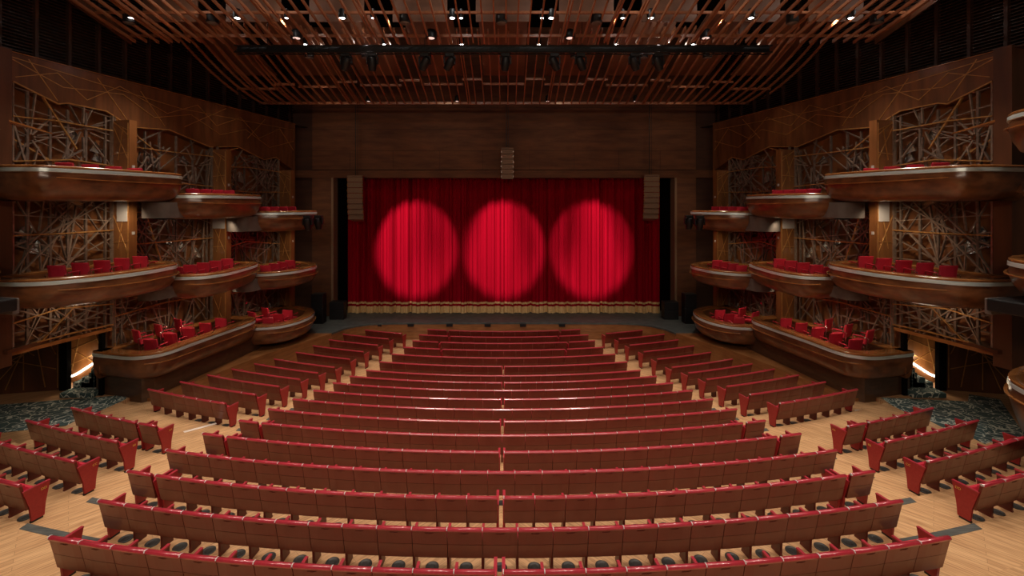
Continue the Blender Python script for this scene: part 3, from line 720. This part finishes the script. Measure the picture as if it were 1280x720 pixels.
def make_seat(kind, detail=True):
    r = empty('theatre_seat'); tag(r, 'x', 'theatre seat', 'red theatre seats in the stalls')
    sh = put('back_shell', SM['shell'], r); put('top_roll', SM['top'], sh)
    put('backrest_pad', SM['pad'], r); put('seat_cushion', SM['cushion'], r)
    if kind in ('mid', 'R'): put('side_standard', SM['standard'], r); put('armrest', SM['arm'], r)
    if kind in ('L', 'LR'): put('end_panel', SM['end-1'], r)
    if kind in ('R', 'LR'): put('end_panel', SM['end1'], r)
    return r
def frame_x(X, Y): return 632+(X-.086)*FPX/Y
cand = []
def segment(i, x0, x1, block, k0=0, ntot=None):
    """seats along the arc of row i from x0 to x1 (hall x of the ends)"""
    R = CY-row_y(i); t0 = math.asin(x0/R); t1 = math.asin(x1/R); Ln = (t1-t0)*R; n = max(1, round(Ln/SW)); wd = Ln/n
    for k in range(n):
        t = t0+(t1-t0)*(k+.5)/n
        X = R*math.sin(t); Y = CY-R*math.cos(t)
        kind = 'LR' if n == 1 else 'L' if k == 0 else 'R' if k == n-1 else 'mid'
        cand.append(dict(i=i, X=X, Y=Y, rz=t*1.0, w=wd/SW, kind=kind, block=block, num=k0+k+1))
    return k0+n
GAP = .055
for i in range(18):
    h = HW[i]; segs = []
    if i >= 14:
        m = {17: 2.82, 16: 2.62, 15: 2.95, 14: 2.72}[i]
        segs = [(-h, -m-GAP), (-m+GAP, m-GAP), (m+GAP, h)]
    elif i % 2 == 0:
        segs = [(-h, -GAP), (GAP, h)]
        if i in (2, 4):
            segs = [(-h, -h+SW), (-h+SW+2*GAP, -GAP), (GAP, h-SW-2*GAP), (h-SW, h)]
    else:
        segs = [(-h, h)]
        if i == 5: segs = [(-h, -h+SW), (-h+SW+2*GAP, h-SW-2*GAP), (h-SW, h)]
    k0 = 0
    for a, c in segs: k0 = segment(i, a, c, 'centre', k0)
    if i in IN and i != 0 or i == 0:
        if i in IN:
            blk = 'front' if i >= 6 else 'rear'
            if i == 4:
                k0 = segment(i, -OUT[i], -IN[i]-SW-2*GAP, blk+' left'); segment(i, -IN[i]-SW, -IN[i], blk+' left', k0)
                k0 = segment(i, IN[i], IN[i]+SW, blk+' right'); segment(i, IN[i]+SW+2*GAP, OUT[i], blk+' right', k0)
            else:
                segment(i, -OUT[i], -IN[i], blk+' left'); segment(i, IN[i], OUT[i], blk+' right')
vis = []
for c in cand:
    fx = frame_x(c['X'], c['Y']); fy = 255+FPX*(ZC-row_z(c['i'])-.8)/c['Y']
    if -45 < fx < 1325 and fy < 735: c['d'] = math.hypot(c['X'], c['Y'], ZC-row_z(c['i'])); vis.append(c)
vis.sort(key=lambda c: c['d'])
near, far = vis[:300], vis[300:]
protos = {}
def rowname(c):
    b = c['block']; i = c['i']
    if b == 'centre': q = 'nearest row' if i == 0 else ordn(i+1)+' nearest row'; return q+' of the centre block'
    if b.startswith('front'): n = i-5; q = 'nearest row' if n == 1 else ordn(n)+' nearest row'; return q+' of the %s block' % b
    return "%s block's %s row" % (b, ordn(5-i))
# number seats within each row among those built, from the left
rows = {}
for c in vis: rows.setdefault((c['i'], c['block']), []).append(c)
for k, L in rows.items():
    L.sort(key=lambda c: c['X'])
    for n, c in enumerate(L): c['num'] = n+1; c['num_r'] = len(L)-n
nlet = 0
for c in near:
    kd = c['kind']
    if kd not in protos: protos[kd] = make_seat(kd); o = protos[kd]
    else: o = copy_tree(protos[kd])
    o.location = (c['X'], c['Y'], row_z(c['i'])); o.rotation_euler = (0, 0, c['rz']); o.scale = (c['w'], 1, 1)
    side = 'left' if 'right' not in c['block'] else 'left'
    if c['X'] <= 0 or 'left' in c['block']: lab = '%s from left' % ordn(c['num'])
    else: lab = '%s from right' % ordn(c['num_r'])
    o['label'] = 'red theatre seat, %s, %s' % (lab, rowname(c)); c['lab'] = '%s, %s' % (lab, rowname(c))
    c['obj'] = o
# row letters on the aisle panels of the rear side blocks
for c in near:
    if c['block'].startswith('rear') and c['kind'] in ('L', 'R', 'LR'):
        s = -1 if 'left' in c['block'] else 1
        aisle = (s < 0 and c['kind'] in ('R', 'LR') and abs(c['X']) < IN[c['i']]+.4) or (s > 0 and c['kind'] in ('L', 'LR') and abs(c['X']) < IN[c['i']]+.4)
        if not aisle: continue
        txt = {4: 'AA', 3: 'BB', 2: 'CC', 1: 'DD', 0: 'EE'}[c['i']]
        if txt not in LET: LET[txt] = letter_mesh(txt)
        o = put('row_letters', LET[txt], c['obj']); x = -s*(SW/2-.006+.0255)
        o.location = (x, .36, .52); o.rotation_euler = (PI/2, 0, PI/2 if s < 0 else -PI/2)
# the far seats, smaller in the photo than the 300 above: one object
b = MB(); mats = ['shell', 'shell_low', 'standard', 'trim_red', 'fabric', 'panel_red', 'black']
def addmesh(key, mm, mapping):
    me = SM[key]; i0 = len(b.v)
    b.v += [tuple(mm @ v.co) for v in me.vertices]
    for p in me.polygons: b.f.append(tuple(i0+v for v in p.vertices)); b.m.append(mapping[p.material_index])
for c in far:
    mm = Matrix.Translation((c['X'], c['Y'], row_z(c['i']))) @ Matrix.Rotation(c['rz'], 4, 'Z') @ Matrix.Diagonal((c['w'], 1, 1, 1))
    addmesh('shell', mm, [0, 1, 2]); addmesh('top', mm, [3, 3]); addmesh('cushion', mm, [4]); addmesh('pad', mm, [4])
    if c['kind'] in ('mid', 'R'): addmesh('standard', mm, [2]); addmesh('arm', mm, [3])
    if c['kind'] in ('L', 'LR'): addmesh('end-1', mm, [5, 6, 3])
    if c['kind'] in ('R', 'LR'): addmesh('end1', mm, [5, 6, 3])
tag(b.build('theatre_seats', mats), 'remaining rows of small red theatre seats closest to the stage', 'theatre seats', kind='stuff')
# round floor vents under the nearer seats
vm = MB(); vm.lathe([(.11, 0), (.11, .010), (.095, .014), (.08, .006), (.05, .006), (.045, .012), (.02, .012)], n=20); vme = vm.mesh('floor_vent', ['ventgrey'], smooth=True)
for c in near:
    if (c['block'] == 'centre' and c['i'] in (0, 1, 2, 3)) or (c['block'].startswith('rear')) or (c['block'].startswith('front') and c['i'] in (6, 7)):
        f = Vector((-math.sin(c['rz']), math.cos(c['rz']))); o = put('floor_vent', vme)
        o.location = (c['X']+f.x*.25, c['Y']+f.y*.25, row_z(c['i'])+.001)
        tag(o, 'black floor vent, seat %s' % c['lab'], 'floor vent', 'round floor vents under the seats')
# pools of light on the floor, painted as thin pale sheets
def light_pool(P, z, lab):
    b = MB(); b.prism(P, z+.001, z+.006); tag(b.build('floor_light_pool', ['patch']), lab, 'painted light', 'painted pools of light on the wooden floor')
light_pool([(6.28+.1, 6.52), (6.72, 6.85), (7.3, 6.42), (6.9, 6.12)], row_z(0), 'pale rectangular pool of light painted on the right aisle floor at the bottom edge')
light_pool([(-12.9, 13.35), (-12.42, 14.2), (-12.34, 14.14), (-12.8, 13.3)], .7625, 'pale narrow strip of painted light on the floor beside the left carpet')
light_pool([(-8.95, 12.55), (-8.35, 13.05), (-8.28, 12.98), (-8.86, 12.48)], row_z(5), 'pale narrow strip of painted light on the left cross aisle')
light_pool([(10.9, 13.75), (11.1, 14.15), (11.5, 14.1), (11.3, 13.7)], .7625-.12, 'small pale pool of painted light on the right cross aisle')

# ------------------------------------------------------------------ ceiling
def z1c(y): return ZC+5.9+.157*(16.5-y)+.012*(16.5-y)**2
def z2c(y, x=0):
    t = (22.7-y)/4.4; u = min(1, abs(x)/12.5)**2
    return ZC+5.03+1.32*t+.25*u*t*(t-1)*-1*-1 - .18*t*(1-t)*-1 - (.9*u)*t*(1-t)
b = MB(); b.box(-22, 22, 3, 26, 17.3, 17.5); struct(b.build('ceiling', ['void']))
def slat(bm, x, y0, y1, zf, x_shift=0, wd=.045, h=.12, n=8):
    R = []
    for k in range(n+1):
        y = y0+(y1-y0)*k/n; z = zf(y); xx = x+x_shift*(1-k/n)
        R.append([(xx-wd/2, y, z), (xx+wd/2, y, z), (xx+wd/2, y, z+h), (xx-wd/2, y, z+h)])
    bm.rings(R)
b = MB(); r = random.Random(3)
k = 0; x = -13.5
while x <= 13.51:
    slat(b, x, 10.5, 16.45+r.choice((0, 0, .06)), z1c, h=.11)
    if r.random() < .14: slat(b, x+.11, 10.5, 16.5, lambda y: z1c(y)+.04, h=.1)
    x += .40
b.box(-13.6, 13.6, 16.30, 16.36, z1c(16.3)+.15, z1c(16.3)+.25)
for y in (13.4, 14.9):
    b.box(-13.6, 13.6, y, y+.06, z1c(y)+.16, z1c(y)+.24)
struct(b.build('ceiling_slats_rear', ['slat']))
b = MB(); x = -12.6
while x <= 12.61:
    zf = (lambda xx: (lambda y: z2c(y, xx)))(x)
    sh = -.0*x
    slat(b, x, 17.2, 22.7, zf, x_shift=(.35*(abs(x)-8)/4*(1 if x > 0 else -1) if abs(x) > 8 else 0), h=.11, n=14)
    if r.random() < .14: slat(b, x+.10, 17.4, 22.7, lambda y: zf(y)+.03, h=.1)
    x += .40
b.box(-12.4, 12.4, 22.66, 22.74, z2c(22.7)+.02, z2c(22.7)+.14)
for q in range(-4, 5):
    b.box(q*2.9-.98, q*2.9+.98, 21.1, 21.16, z2c(21.1, q*2.9)+.06, z2c(21.1, q*2.9)+.16)
    if q < 4: b.box(q*2.9+.98, q*2.9+1.92, 20.7, 20.76, z2c(20.7, q*2.9)+.06, z2c(20.7, q*2.9)+.16)
struct(b.build('ceiling_slats_front', ['slat']))
b = MB()
for q in range(-4, 5):
    xa, xb = q*2.9-.95, q*2.9+.95
    b.hexa([(xa, 17.0, z2c(17.0)+.5), (xb, 17.0, z2c(17)+.5), (xb, 21.1, z2c(21.1)+.5), (xa, 21.1, z2c(21.1)+.5), (xa, 17, z2c(17)+.55), (xb, 17, z2c(17)+.55), (xb, 21.1, z2c(21.1)+.55), (xa, 21.1, z2c(21.1)+.55)])
    b.box(xa, xb, 15.6, 15.66, z1c(15.6)+.3, z1c(15.6)+1.2)      # upright boards behind the rear slats
    b.hexa([(xa, 11, z1c(11)+.6), (xb, 11, z1c(11)+.6), (xb, 14.2, z1c(14.2)+.6), (xa, 14.2, z1c(14.2)+.6), (xa, 11, z1c(11)+.66), (xb, 11, z1c(11)+.66), (xb, 14.2, z1c(14.2)+.66), (xa, 14.2, z1c(14.2)+.66)])
struct(b.build('ceiling_boards', ['baffle']))
for s in (-1, 1):                                                     # side edge fascia of the rear slats
    b = MB(); b.hexa([(s*13.6, 10.5, z1c(10.5)-.1), (s*13.95, 10.5, z1c(10.5)+.1), (s*13.95, 16.4, z1c(16.4)+.1), (s*13.6, 16.4, z1c(16.4)-.1),
                      (s*13.6, 10.5, z1c(10.5)+.3), (s*13.95, 10.5, z1c(10.5)+.5), (s*13.95, 16.4, z1c(16.4)+.5), (s*13.6, 16.4, z1c(16.4)+.3)])
    struct(b.build('trim_6' if s < 0 else 'trim_7', ['veneer_dark']))

# ceiling lamps
def unproj(px, py, y): return ((px-632)*y/FPX+.086, ZC+(255-py)*y/FPX)
lampz = lambda y: z1c(y)+.12
def make_downlight(pos, rad, lab, grp, mat='lens', on=None):
    r_ = empty('ceiling_light', pos); tag(r_, lab, 'ceiling light', grp)
    b = MB(); b.lathe([(rad*1.2, 0), (rad*1.35, .0), (rad*1.35, .22), (rad*.9, .3), (.02, .3)], n=18); b.build('housing', ['black'], r_, smooth=True)
    b = MB(); b.lathe([(.004, -.012), (rad*.7, -.008), (rad, .01), (rad*.9, .03)], n=18); b.build('lens', [mat], r_, smooth=True)
    return r_
bright = [-12.45, -8.9, -7.25, -5.38, -4.35, -1.7, -1.4, 1.3, 1.62, 4.0, 4.95, 8.3, 11.65]
big = {-12.45, -8.9, -5.38, -1.7, 1.62, 4.95, 8.3, 11.65}
for n, x in enumerate(bright):
    o = make_downlight((x, 15.0, z1c(15)+.06), .10 if x in big else .065, 'bright white ceiling light between the wood slats, %s from the left in the rear row' % ordn(n+1), 'bright lights in the rear slatted ceiling')
for n, x in enumerate((-8.05, -4.85, -1.7, 1.43, 4.6, 7.7)):
    make_downlight((x, 18.2, z2c(18.2)+.10), .075, 'small white ceiling light above the lighting truss, %s from the left' % ordn(n+1), 'small lights in the front slatted ceiling')
for n, x in enumerate((-6.8, -2.35, 2.2, 6.6)):
    make_downlight((x, 22.5, z2c(22.5)+.06), .085, 'faint ceiling light beside the wall above the curtain, %s from the left' % ordn(n+1), 'faint lights at the front edge of the slats', 'lenspink')
for n, x in enumerate((-7.45, -2.6, 2.4, 7.3)):
    make_downlight((x, 16.15, z1c(16.15)+.02), .15, 'large warm lamp at the edge of the rear slats, %s from the left' % ordn(n+1), 'large warm lamps in the rear slatted ceiling', 'lenspink')
def make_can(pos, lab):
    r_ = empty('ceiling_speaker', pos); tag(r_, lab, 'ceiling speaker', 'round black ceiling speakers')
    b = MB(); b.lathe([(.17, 0), (.19, .02), (.19, .3), (.12, .36), (.02, .36)], n=18); b.build('can', ['black'], r_, smooth=True)
    b = MB(); b.lathe([(.02, -.03), (.08, -.03), (.10, -.01), (.16, -.015), (.17, .0)], n=18); b.build('cone', ['greyplaster'], r_, smooth=True)
for n, x in enumerate((-12.6, -9.8, -3.3, -.05, 3.15, 9.75, 12.6)):
    make_can((x, 15.1, z1c(15.1)-.05), 'round black speaker in the rear slatted ceiling, %s from the left' % ordn(n+1))
for n, x in enumerate((-8.2, -5.8, -3.25, 3.0, 5.9, 8.6)):
    make_can((x, 18.9, z2c(18.9)-.03), 'round black speaker in the front slatted ceiling, %s from the left' % ordn(n+1))
for q in range(-4, 5):                                                # added point lights above the slats that brighten the ceiling boards
    lamp('void_fill', 'POINT', (q*2.9+1.4, 14.5, z1c(14.5)+.75), 20, (1, .94, .88), size=.1)
for q in range(-3, 4):
    lamp('void_fill', 'POINT', (q*2.9+1.4, 18.6, z2c(18.6)+.35), 6, (1, .8, .65), size=.08)
lamp('void_fill', 'POINT', (-5.2, 17.0, 13.2), 18, (1, .92, .86), size=.08); lamp('void_fill', 'POINT', (5.9, 17.0, 13.2), 18, (1, .92, .86), size=.08)

# lighting truss and moving lights
TY, TZ = 17.1, 13.02
root = empty('lighting_truss', (0, TY, TZ)); tag(root, 'long black lighting truss hanging between the two slatted ceilings', 'truss')
b = MB()
for dy, dz in ((-.13, .12), (-.13, -.12), (.13, .12), (.13, -.12)): b.tube([(-10.2, TY+dy, TZ+dz), (10.2, TY+dy, TZ+dz)], .028, 6)
x = -10.2
while x < 10.1:
    for dz in (.12, -.12): b.bar((x, TY-.13, TZ+dz), (x+.34, TY+.13, TZ+dz), .018)
    b.bar((x, TY-.13, TZ-.12), (x+.34, TY-.13, TZ+.12), .018); b.bar((x, TY+.13, TZ+.12), (x+.34, TY+.13, TZ-.12), .018); x += .34
under(b.build('frame', ['black']), root)
b = MB(); b.box(-10.1, 10.1, TY-.10, TY-.06, TZ-.09, TZ+.10); under(b.build('cable_tray', ['black']), root)
b = MB()
for x in (-9, -3, 3, 9): b.tube([(x, TY, TZ+.1), (x, TY, 17.2)], .012, 5)
under(b.build('hanging_cable', ['black']), root)
def make_mover():
    r_ = empty('moving_light'); tag(r_, 'x', 'stage light', 'black moving lights on the truss')
    b = MB(); b.box(-.17, .17, -.12, .12, -.13, 0); bevel(b.build('base', ['black'], r_), .02)
    b = MB()
    for sx in (-1, 1): b.rings([[(sx*.20-.025, -.07, z), (sx*.20+.025, -.07, z), (sx*.20+.025, .07, z), (sx*.20-.025, .07, z)] for z in (-.42, -.12)])
    b.box(-.2, .2, -.06, .06, -.15, -.12); bevel(b.build('yoke', ['black'], r_), .01)
    h = MB(); h.lathe([(.09, -.28), (.13, -.26), (.16, -.1), (.165, .1), (.13, .24), (.06, .27)], n=16)
    ho = h.build('head', ['black'], r_, smooth=True); ho.location = (0, 0, -.38)
    l = MB(); l.lathe([(.01, -.30), (.085, -.285), (.09, -.26)], n=16); lo = l.build('lens', ['greyplaster'], ho, smooth=True)
    return r_
mp = make_mover(); first = True
for n, (x, tilt) in enumerate(((-6.0, .5), (-5.0, .1), (-3.0, .55), (-2.05, .6), (.08, .1), (1.95, -.5), (2.95, -.5), (5.0, -.45), (5.9, -.5))):
    o = mp if first else copy_tree(mp); first = False
    o.location = (x, TY, TZ-.14); o['label'] = 'black moving stage light hanging under the ceiling truss, %s from the left' % ordn(n+1)
    for ch in o.children:
        if ch.name.startswith('head'): ch.rotation_euler = (.35, tilt, 0)
# spotlights hanging from the top stage-side boxes
for s in (-1, 1):
    for n, (a, c) in enumerate(((8.4, 3.36), (9.1, 3.40))):
        o = copy_tree(mp); p = W(s, a, c, 6.62); o.location = p
        o['group'] = 'black spotlights on the top boxes'
        o['label'] = 'black spotlight clamped to the top %s box by the stage, %s from the camera' % (SIDE[s], ordn(n+1))
        for ch in o.children:
            if ch.name.startswith('head'): ch.rotation_euler = (.2, 0, 0)
# dark fixtures under the middle boxes at both edges
for s in (-1, 1):
    root = empty('projector', W(s, -1.6, 2.6, 4.9)); tag(root, 'dark boxy projector fixed under the middle box at the %s edge' % SIDE[s], 'projector')
    b = MB(); wbox(b, s, -2.6, -1.45, 1.6, 2.9, 4.62, 4.92); under(bevel(b.build('body', ['black']), .03), root)
    b = MB(); wbox(b, s, -1.44, -1.30, 2.0, 2.7, 4.50, 4.88); under(bevel(b.build('front_hood', ['greyplaster']), .02), root)
b = MB(); b.box(14.75, 15.9, 13.50, 13.56, 4.0, 4.35); tag(b.build('screen', ['screen']), 'small glowing blue screen on the wall at the right edge', 'screen')

# ------------------------------------------------------------------ line array loudspeakers
def line_array(x, y, ztop, n, wd, hh, lab, curve=.0, sgn=1, cable=True):
    root = empty('line_array_speaker', (x, y, ztop-n*hh)); tag(root, lab, 'loudspeaker', 'hanging loudspeaker columns')
    ang = 0; z = ztop; yy = y
    for k in range(n):
        ang = curve*(k/(n-1))**2 if n > 1 else 0
        ca, sa = math.cos(ang), math.sin(ang)
        b = MB(); d = .5
        P = lambda px, py, pz: (x+px, yy+py*ca+pz*sa, z-hh/2+pz*ca-py*sa)
        w2, h2 = wd/2, hh/2-.012
        b.hexa([P(-w2, 0, -h2), P(w2, 0, -h2), P(w2*.7, d, -h2*.8), P(-w2*.7, d, -h2*.8), P(-w2, 0, h2), P(w2, 0, h2), P(w2*.7, d, h2*.8), P(-w2*.7, d, h2*.8)])
        b.cur = 1
        for q in (-1, 1): b.hexa([P(q*w2*.98-.02, -.02, -h2*.4), P(q*w2*.98+.02, -.02, -h2*.4), P(q*w2*.98+.02, .06, -h2*.4), P(q*w2*.98-.02, .06, -h2*.4), P(q*w2*.98-.02, -.02, h2*.4), P(q*w2*.98+.02, -.02, h2*.4), P(q*w2*.98+.02, .06, h2*.4), P(q*w2*.98-.02, .06, h2*.4)])
        under(b.build('cabinet', ['speaker', 'rimwood']), root)
        z -= hh*ca; yy += hh*math.sin(ang)
    b = MB(); b.box(x-wd*.5, x+wd*.5, y-.02, y+.5, ztop+.01, ztop+.07); under(b.build('rigging_frame', ['speaker']), root)
    if cable:
        b = MB(); b.tube([(x-.05, y+.25, ztop+.05), (x-.05, y+.25, 17.35)], .02, 5); b.tube([(x+.06, y+.25, ztop+.05), (x+.06, y+.25, 17.35)], .012, 5)
        under(b.build('hanging_cable', ['black']), root)
line_array(-8.02, 24.1, 8.60, 8, .82, .29, 'curved loudspeaker column hanging at the left side of the stage curtain', .30)
line_array(7.95, 24.1, 8.64, 8, .82, .29, 'curved loudspeaker column hanging at the right side of the stage curtain', .30)
line_array(.18, 24.3, 10.12, 6, .66, .272, 'straight loudspeaker column hanging above the middle of the stage curtain', .0)
# subwoofers on the stage wings
for x, y, wd, h, lab in ((-9.75, 23.6, .62, 1.55, 'tall black loudspeaker at the left end of the stage'), (-9.05, 24.45, .78, .95, 'low black loudspeaker beside the left end of the red curtain'),
                         (9.75, 23.6, .62, 1.55, 'tall black loudspeaker at the right end of the stage'), (9.05, 24.45, .78, .95, 'low black loudspeaker beside the right end of the red curtain')):
    root = empty('floor_loudspeaker', (x, y, .885)); tag(root, lab, 'loudspeaker', 'black loudspeakers on the stage')
    b = MB(); b.box(x-wd/2, x+wd/2, y-.25, y+.25, .885, .885+h*.52); under(bevel(b.build('lower_cabinet', ['black']), .02), root)
    b = MB(); b.box(x-wd/2, x+wd/2, y-.25, y+.25, .895+h*.52, .885+h); under(bevel(b.build('upper_cabinet', ['black']), .02), root)

# small warm lights built into the boxes: they wash the piers, chairs and box fronts below
for s in (-1, 1):
    for a, c, z, ta, tc, tz, e in ((1.3, 1.5, 7.15, 2.6, .4, 4.5, 40), (2.2, 1.3, 7.15, 2.7, .4, 5.5, 25), (4.6, 1.6, 6.5, 5.4, 1.2, 4.0, 34), (8.4, 1.8, 5.85, 9.2, 1.4, 3.5, 30),
                                   (4.8, 1.4, 3.75, 4.6, 1.0, 1.6, 42), (3.5, 1.6, 3.75, 3.0, 1.0, 1.6, 28), (8.2, 1.7, 3.38, 8.2, 1.5, 1.3, 34), (1.2, 1.2, 4.25, 1.4, -.3, 3, 16),
                                   (5.9, 1.5, 6.5, 6.6, .4, 4.4, 20), (9.9, 1.5, 5.85, 10.6, .4, 3.6, 16), (5.9, 1.5, 3.8, 6.6, .3, 2, 14)):
        lamp('box_downlight', 'SPOT', W(s, a, c, z-.03), e*1.5, (1, .80, .56), W(s, ta, tc, tz), .05, 120, .8)
    # spots that graze the upper wall
    for a, c, z, e in ((6.9, 3.2, 12.4, 60), (1.6, 3.6, 12.5, 50)):
        lamp('wall_spot', 'SPOT', W(s, a, c, z), e, (1, .78, .52), W(s, a+.3, 0, 9.8), .08, 50, 1)
